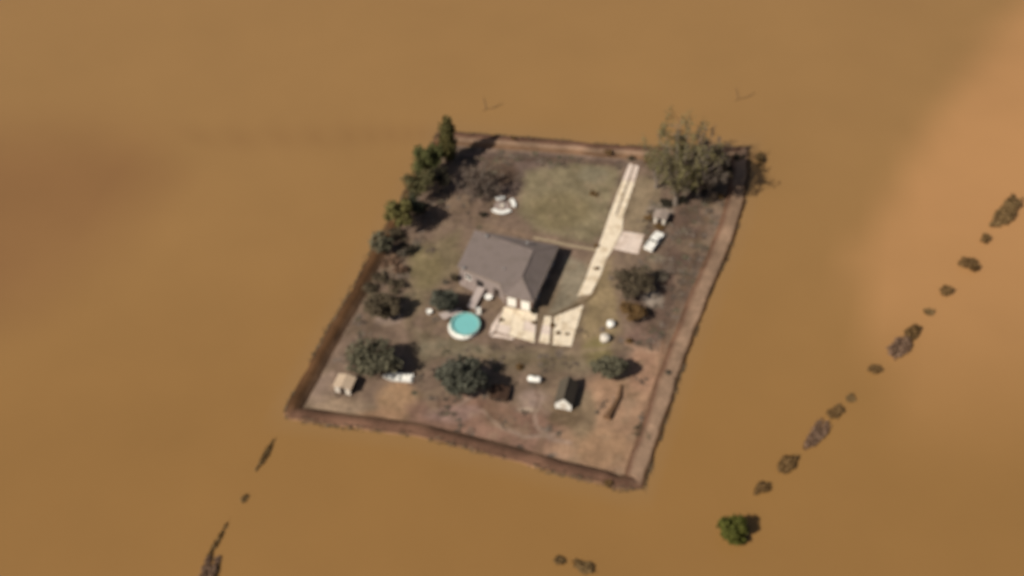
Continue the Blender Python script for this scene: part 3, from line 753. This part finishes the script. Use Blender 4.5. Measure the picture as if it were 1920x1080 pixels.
tree('broadleaf_tree','dark green tree between the house terrace and the pool', 833,584, 6.0,2.6,(.08,1),'teal',2100,.6,22,tr=.18)
tree('broadleaf_tree','round olive tree behind the white boat', 700,700, 7.6,4.7,(.05,1),'drab',3000,.75,23,ry=3.3,k=10,tr=.25)
tree('broadleaf_tree','broad dark green tree in the middle of the south yard', 866,732, 7.6,4.8,(.05,1),'teal',3400,.75,24,k=10,ry=3.6,tr=.28)
bush('dark_bush','dark low bush at the west foot of the broad dark green tree', 826,708, 1.3,1.2,1.2,'black',320,.5,25)
tree('broadleaf_tree','leaning olive tree by the southeast edge of the lawn', 1140,708, 4.6,3.4,(.1,1),'drab',1700,.65,26,tr=.2,ry=2.2)
# the big ragged tree group in the far east corner
GE = 'tall ragged trees in the far east corner'
def fan_tree(label, px_, py_, H, Rr, pal, n, seed, nl=14, size=.5, bark=greybark_m, tr=.35, group=GE):
    o = thing('ragged_tree', label, 'tree', P(px_, py_, 0), 0, group); r = random.Random(seed)
    b = MB(); lob = []
    b.tube([(0,0,-.1),(0,0,H*.06),(0,0,H*.14)], [tr*1.4,tr*1.1,tr*.8], 8)
    for i in range(nl):
        a = 2.4*i+r.uniform(-.3, .3); q = math.sqrt((i+.6)/nl)*Rr
        tip = Vector((math.cos(a)*q, math.sin(a)*q, H*(1-.3*(q/Rr)**2)*r.uniform(.8, 1)))
        st0 = Vector((0, 0, H*.1)); mid = st0.lerp(tip, .45)+Vector((0, 0, H*.07))
        b.tube([st0, mid, tip], [tr*.55, tr*.3, .04], 6)
        for k in range(7):
            u = .3+.7*(k+r.random())/7; c = (st0.lerp(mid, u/.45) if u < .45 else mid.lerp(tip, (u-.45)/.55))
            off = Vector((r.gauss(0, 1), r.gauss(0, 1), r.gauss(.3, .8)))*Rr*.13
            b.tube([c, c+off], [.07, .025], 5)
            g = Rr*.125*r.uniform(.7, 1.3); c = c+off*.8; lob.append((c.x, c.y, c.z, g, g, g*1.9))
    b.build('trunk', bark, o)
    foliage('crown', o, lob, n, size, *PAL[pal], seed, .1)
    return o
fan_tree('tallest ragged olive tree beside the far end of the drive', 1266,384, 22.5,8.8,'haze',4400,31,22,tr=.45)
fan_tree('bare grey leaning tree in the middle of the far east corner', 1308,370, 17.5,6.6,'dusk',4200,32,20,tr=.38)
fan_tree('shorter dusky tree nearest the east bank in the far corner', 1334,347, 10.0,4.7,'brown',3000,33,12,bark=bark_m)
fan_tree('shorter olive tree closest to the drive mouth in the far corner', 1230,352, 13.5,3.8,'haze',1100,34,11)
fan_tree('low wide bare brown tree between the conifers and the back lawn', 897,366, 7.0,5.8,'bare',2400,35,16,size=.4,tr=.22,group=None)
bush('dark_bush','sprawling dark scrub added to deepen the shade beneath the ragged trees', 1312,352, 2.6,1.8,1.3,'black',700,.5,45,R(20))  # black scrub added to extend the shadow under the trees
bush('dark_bush','dark scrub added to spread the shade between the bare grey tree and the east bank', 1352,322, 2.2,1.6,1.2,'black',600,.5,46,R(20))  # second black scrub, added to carry that shadow toward the bank
bush('dark_bush','dark bush on the very tip of the far east corner', 1385,300, 1.6,1.2,1.6,'black',420,.5,35)
bush('wet_bush','brown bush standing in water just off the far east corner', 1425,302, .9,1.2,1.9,'wet',320,.5,36,z=WZ)
bush('dark_bush','black bush at the foot of the tallest ragged tree', 1247,384, 1.2,1.0,1.6,'black',380,.5,37)
bush('dark_bush','black bush at the foot of the bare grey leaning tree', 1276,380, 1.2,1.0,1.6,'black',380,.5,38)
bush('dark_bush','dark bush hugging the little grey shed', 1218,412, 1.1,.9,1.4,'wetdark',320,.45,39)
bush('dark_bush','brown bush in front of the little grey shed', 1236,428, 1.1,.7,.9,'wetdark',260,.45,40)
bush('dark_bush','lone low dark bush by the inner edge of the east bank', 1352,371, .8,.7,.9,'wetdark',200,.4,41)
# twiggy pair in the middle of the east side
tree('twiggy_tree','twiggy grey brown tree between the drive and the east bank', 1188,548, 5.5,4.0,(.15,1),'brown',1600,.6,42,k=10,tr=.2,bark=bark_m,ry=3.6,lr=.45)
tree('twiggy_tree','lower dark brown tree just south of the twiggy grey brown one', 1184,596, 3.6,2.5,(.1,1),'wetdark',1000,.55,43,k=8,tr=.16,ry=2.0)
bush('grey_bush','sparse grey bush east of the twiggy tree', 1238,520, 1.6,1.6,1.4,'grey',300,.5,44)
# little dots on banks and lawn
for i, (x, y, rx, h, pal, lab) in enumerate((
        (963,262,.5,.9,'wetdark','tiny dark bush on the crest of the far bank near its west end'),
        (1140,288,.9,.8,'wetdark','dark bush on the far bank short of the drive end'),
        (1183,299,.9,.9,'brown','brown bush beside the far end of the drive, west side'),
        (1213,304,.8,1.0,'wetdark','brown bush beside the far end of the drive, east side'),
        (1112,365,1.1,.6,'wetdark','low brown bush alone on the back lawn'),
        (905,405,.9,1.0,'black','small black bush at the west end of the longest curved bench'),
        (975,690,.9,.5,'wetdark','low brown tuft between the broad dark tree and the white tank'),
        (1203,812,2.3,1.3,'brown','straggly brown bush on the inner foot of the east bank'),
        (1140,908,.9,.7,'wetdark','small dark bush on the south bank near its east end'),
        (1252,700,.5,.6,'grey','pale grey tuft on the crest of the east bank'),
        (758,462,.6,.9,'black','small black bush just above the slim black bush'),
        (1000,585,.7,1.0,'black','small black bush at the garage front corner'),
        (940,601,.45,.35,'wetdark','weed tuft in the joint at the pool side of the apron'),
        (1001,606,.5,.4,'wetdark','weed tuft by the dark gap in the apron'),
        (1036,612,.55,.45,'wetdark','tallest weed tuft between the narrow and the wide apron slabs'),
        (1047,625,.45,.35,'wetdark','weed tuft low on the wide apron slabs'),
        (1064,627,.4,.3,'wetdark','weed tuft toward the south edge of the wide apron slabs'),
        (836,531,.6,.6,'grey','pale grey tuft behind the dark tree near the pool'),
        (1180,640,.7,.6,'wetdark','low tuft east of the cream water tank'),
        (1118,462,.5,.6,'wetdark','small round bush where the back path meets the drive'),
        (1119,505,.5,.6,'wetdark','small round bush at the narrow bend of the drive'))):
    onb = 'bank' in lab and 'foot' not in lab
    bush('small_bush', lab, x, y, rx, rx*.85, h, pal, 170, .38, 60+i, z=.8 if onb else 0)

# flooded hedgerow: what still stands above the water
GH = 'half drowned bushes in the flooded hedgerow'
a_h = heading(P(1372,990,WZ), P(1880,400,WZ))
for i, (x, y, rx, ry, h, pal, n, lab) in enumerate((
        (1882,403,5.6,1.7,1.5,'wet',1000,'long brown bush at the far end of the flooded hedgerow'),
        (1847,449,1.3,.9,1.0,'wetdark',220,'small brown bush just short of the long far one'),
        (1812,499,1.7,1.6,1.8,'wetdark',480,'round dark brown bush third along from the far end of the hedgerow'),
        (1773,548,1.3,1.1,1.2,'wetdark',260,'small round bush before the faint tuft in the hedgerow'),
        (1740,586,1.0,.9,.35,'wet',90,'faint nearly drowned tuft beyond the largest hedgerow clump'),
        (1704,628,2.3,1.2,1.4,'wetdark',420,'olive brown bush at the far end of the largest clump'),
        (1686,653,3.2,1.7,1.3,'mauve',620,'broad reddish bush making the near half of the largest clump'),
        (1637,694,.9,.8,1.4,'wetdark',240,'small upright bush next down from the largest clump'),
        (1594,748,.9,.7,.7,'wet',160,'tiny bush about halfway down the near half of the hedgerow'),
        (1565,776,1.5,1.0,1.1,'wetdark',300,'dark bush touching the far tip of the low reddish streak'),
        (1533,814,3.8,1.2,.6,'mauve',480,'low reddish streak of drowned brush in the hedgerow'),
        (1476,871,1.9,1.1,1.3,'wetdark',400,'dark bush at the near tip of the low reddish streak'),
        (1428,917,1.5,.9,.9,'wetdark',260,'small bush between the green tree and the streak'))):
    bush('wet_bush', lab, x, y, rx, ry, h, pal, int(n*1.5), .6, 100+i, a_h if rx > ry*1.2 else 0, z=WZ, group=GH)
tree('broadleaf_tree','dark green tree standing in water at the near end of the hedgerow', 1370,1008, 5.6,2.2,(.03,1),'deep2',2200,.65,130,tr=.2).location.z = WZ-1
GL = 'drowned brush southwest of the bank'
a_l = heading(P(405,1020,WZ), P(515,830,WZ))
for i, (x, y, rx, ry, h, pal, n, rz, lab) in enumerate((
        (500,850,3.2,.45,.35,'wet',220,a_l,'thin brown streak of brush nearest the west tip of the bank'),
        (458,935,.9,.5,.25,'wet',80,a_l,'faint scrap of brush midway along the drowned west line'),
        (405,1020,3.4,.35,.25,'wet',150,a_l,'long thin streak of brush leading to the brown hump'),
        (392,1074,1.7,3.0,.7,'mauve',700,R(-8),'broad reddish brown hump of brush cut by the photo edge'),
        (1050,1052,.9,.8,.6,'wet',150,0,'small brown bush alone in the water south of the bank'),
        (1095,1064,2.0,1.1,.7,'wet',240,R(-25),'wider brown bush beside the small one south of the bank'))):
    bush('wet_bush', lab, x, y, rx, ry, h, pal, int(n*1.5), .55, 150+i, rz, z=WZ, group=GL)
for x, y, lab in ((915,205,'bare drowned twigs showing in the water beyond the far bank'), (1388,186,'bare drowned twigs showing in the water beyond the far east corner')):
    o = thing('drowned_branch', lab, 'branch', P(x, y, WZ)); p0 = o.location
    b = MB()
    b.tube([P(x-8,y-22,WZ+.05)-p0, P(x-3,y,WZ+.02)-p0, P(x+12,y-3,WZ+.05)-p0, P(x+28,y-12,WZ+.08)-p0], [.06,.13,.13,.05], 5)
    b.tube([P(x-3,y,WZ)-p0, P(x-10,y+4,WZ+.1)-p0], [.1,.05], 5)
    b.build('limb', mat('wet bark', (.17,.105,.05), .7), o)

# ------------------------------------------------------------------ weeds and drift, too many to count
rg = np.random.default_rng(77)
cand = np.column_stack([rg.uniform(S[:, 0].min(), S[:, 0].max(), 5200), rg.uniform(S[:, 1].min(), S[:, 1].max(), 5200)])
cx_, cy_ = to_px(cand[:, 0], cand[:, 1], 0)
inside = sdf_poly(cand[:, 0], cand[:, 1], inn[::2]) < -.6
dens = np.full(len(cand), .05)
def dz(pts, v, soft=14):
    global dens
    m = sstep((soft/2-sdf_poly(cx_, cy_, pts))/soft); dens = dens*(1-m)+v*m
dz([(1230,300),(1400,290),(1340,480),(1260,680),(1190,640),(1200,480)], .75)
dz([(690,560),(770,430),(830,340),(850,380),(780,480),(740,620),(640,700)], .7)
dz([(770,690),(920,720),(1010,780),(1100,850),(1120,890),(960,850),(760,800)], .2)
dz([(860,270),(1200,298),(1180,330),(990,310),(940,350),(860,380)], .5)
dz([(870,640),(1110,665),(1100,730),(930,700)], .4)
dz([(1140,480),(1250,470),(1230,640),(1160,640)], .6)
dz([(985,322),(1165,315),(1112,455),(985,425)], 0.)
dz([(850,420),(1060,450),(1205,300),(1210,470),(1100,560),(1085,655),(900,640),(830,650),(830,560)], 0., 8)
dens *= .15+1.0*fbm(cand[:, 0], cand[:, 1], 5, 78)
pick = inside & (rg.random(len(cand)) < dens)
cand = cand[pick]; nw = len(cand); per_ = 14
sz = .25+.75*rg.random(nw)**2
cc_ = np.repeat(cand, per_, 0); ss = np.repeat(sz, per_)
n = len(cc_)
pos = np.column_stack([cc_+rg.normal(size=(n, 2))*ss[:, None]*.85, .03+rg.random(n)*ss*.09])
t = rg.normal(size=(n, 3))*np.array([1, 1, .3]); t /= np.linalg.norm(t, axis=1, keepdims=True); b2 = np.cross(t, np.array([0, 0, 1.])+.2*rg.normal(size=(n, 3))); b2 /= np.linalg.norm(b2, axis=1, keepdims=True)
L_ = (.22+.3*rg.random(n))[:, None]
q = np.stack([pos-t*L_, pos+b2*L_*.5, pos+t*L_, pos-b2*L_*.5], 1)
pal_ = np.array([(.12,.09,.066),(.17,.132,.105),(.105,.09,.058),(.095,.07,.052),(.14,.108,.084)])
cw = np.repeat(pal_[rg.integers(0, len(pal_), nw)], per_, 0)*(.75+.5*rg.random(n))[:, None]
def quads(name, q, Cq):
    n = len(q); me = bpy.data.meshes.new(name); Vq = q.reshape(-1, 3)
    me.vertices.add(len(Vq)); me.vertices.foreach_set('co', Vq.ravel().astype(np.float32))
    me.loops.add(4*n); me.loops.foreach_set('vertex_index', np.arange(4*n).astype(np.int32)); me.polygons.add(n)
    me.polygons.foreach_set('loop_start', (np.arange(n)*4).astype(np.int32)); me.update(calc_edges=True)
    set_col(me, np.repeat(Cq, 4, 0)); return link(name, me, leaf_m)
wd_ = quads('weeds', q, cw); wd_['kind'] = 'stuff'; wd_['label'] = 'dry brown weeds and scrub scattered over the yard'; wd_['category'] = 'weeds'
# flood drift along the waterline
m = 2600; ii = rg.integers(0, N, m); keepd = fbm(S[ii, 0], S[ii, 1], 6, 79) > .46; ii = ii[keepd]; m = len(ii)
offs = rg.normal(size=m)*.22+.05
pos = np.column_stack([S[ii]+nr[ii]*offs[:, None]+rg.normal(size=(m, 2))*.12, WZ+.03+.25*np.clip(offs, 0, 1)+rg.random(m)*.12+np.clip(offs, 0, .6)*.7])
t = np.column_stack([-nr[ii, 1], nr[ii, 0], rg.normal(size=m)*.15])+rg.normal(size=(m, 3))*np.array([.5, .5, .05]); t /= np.linalg.norm(t, axis=1, keepdims=True)
b2 = np.cross(t, np.array([0, 0, 1.])+rg.normal(size=(m, 3))*.3); b2 /= np.linalg.norm(b2, axis=1, keepdims=True)
L_ = (.2+.5*rg.random(m)**2)[:, None]
q = np.stack([pos-t*L_, pos+b2*.09, pos+t*L_, pos-b2*.09], 1)
cw = np.array([(.09,.06,.035),(.12,.085,.05),(.17,.125,.08),(.07,.05,.03)])[rg.integers(0, 4, m)]
fd = quads('flood_debris', q, cw); fd['kind'] = 'stuff'; fd['label'] = 'straw and twigs washed up along the waterline of the bank'; fd['category'] = 'debris'
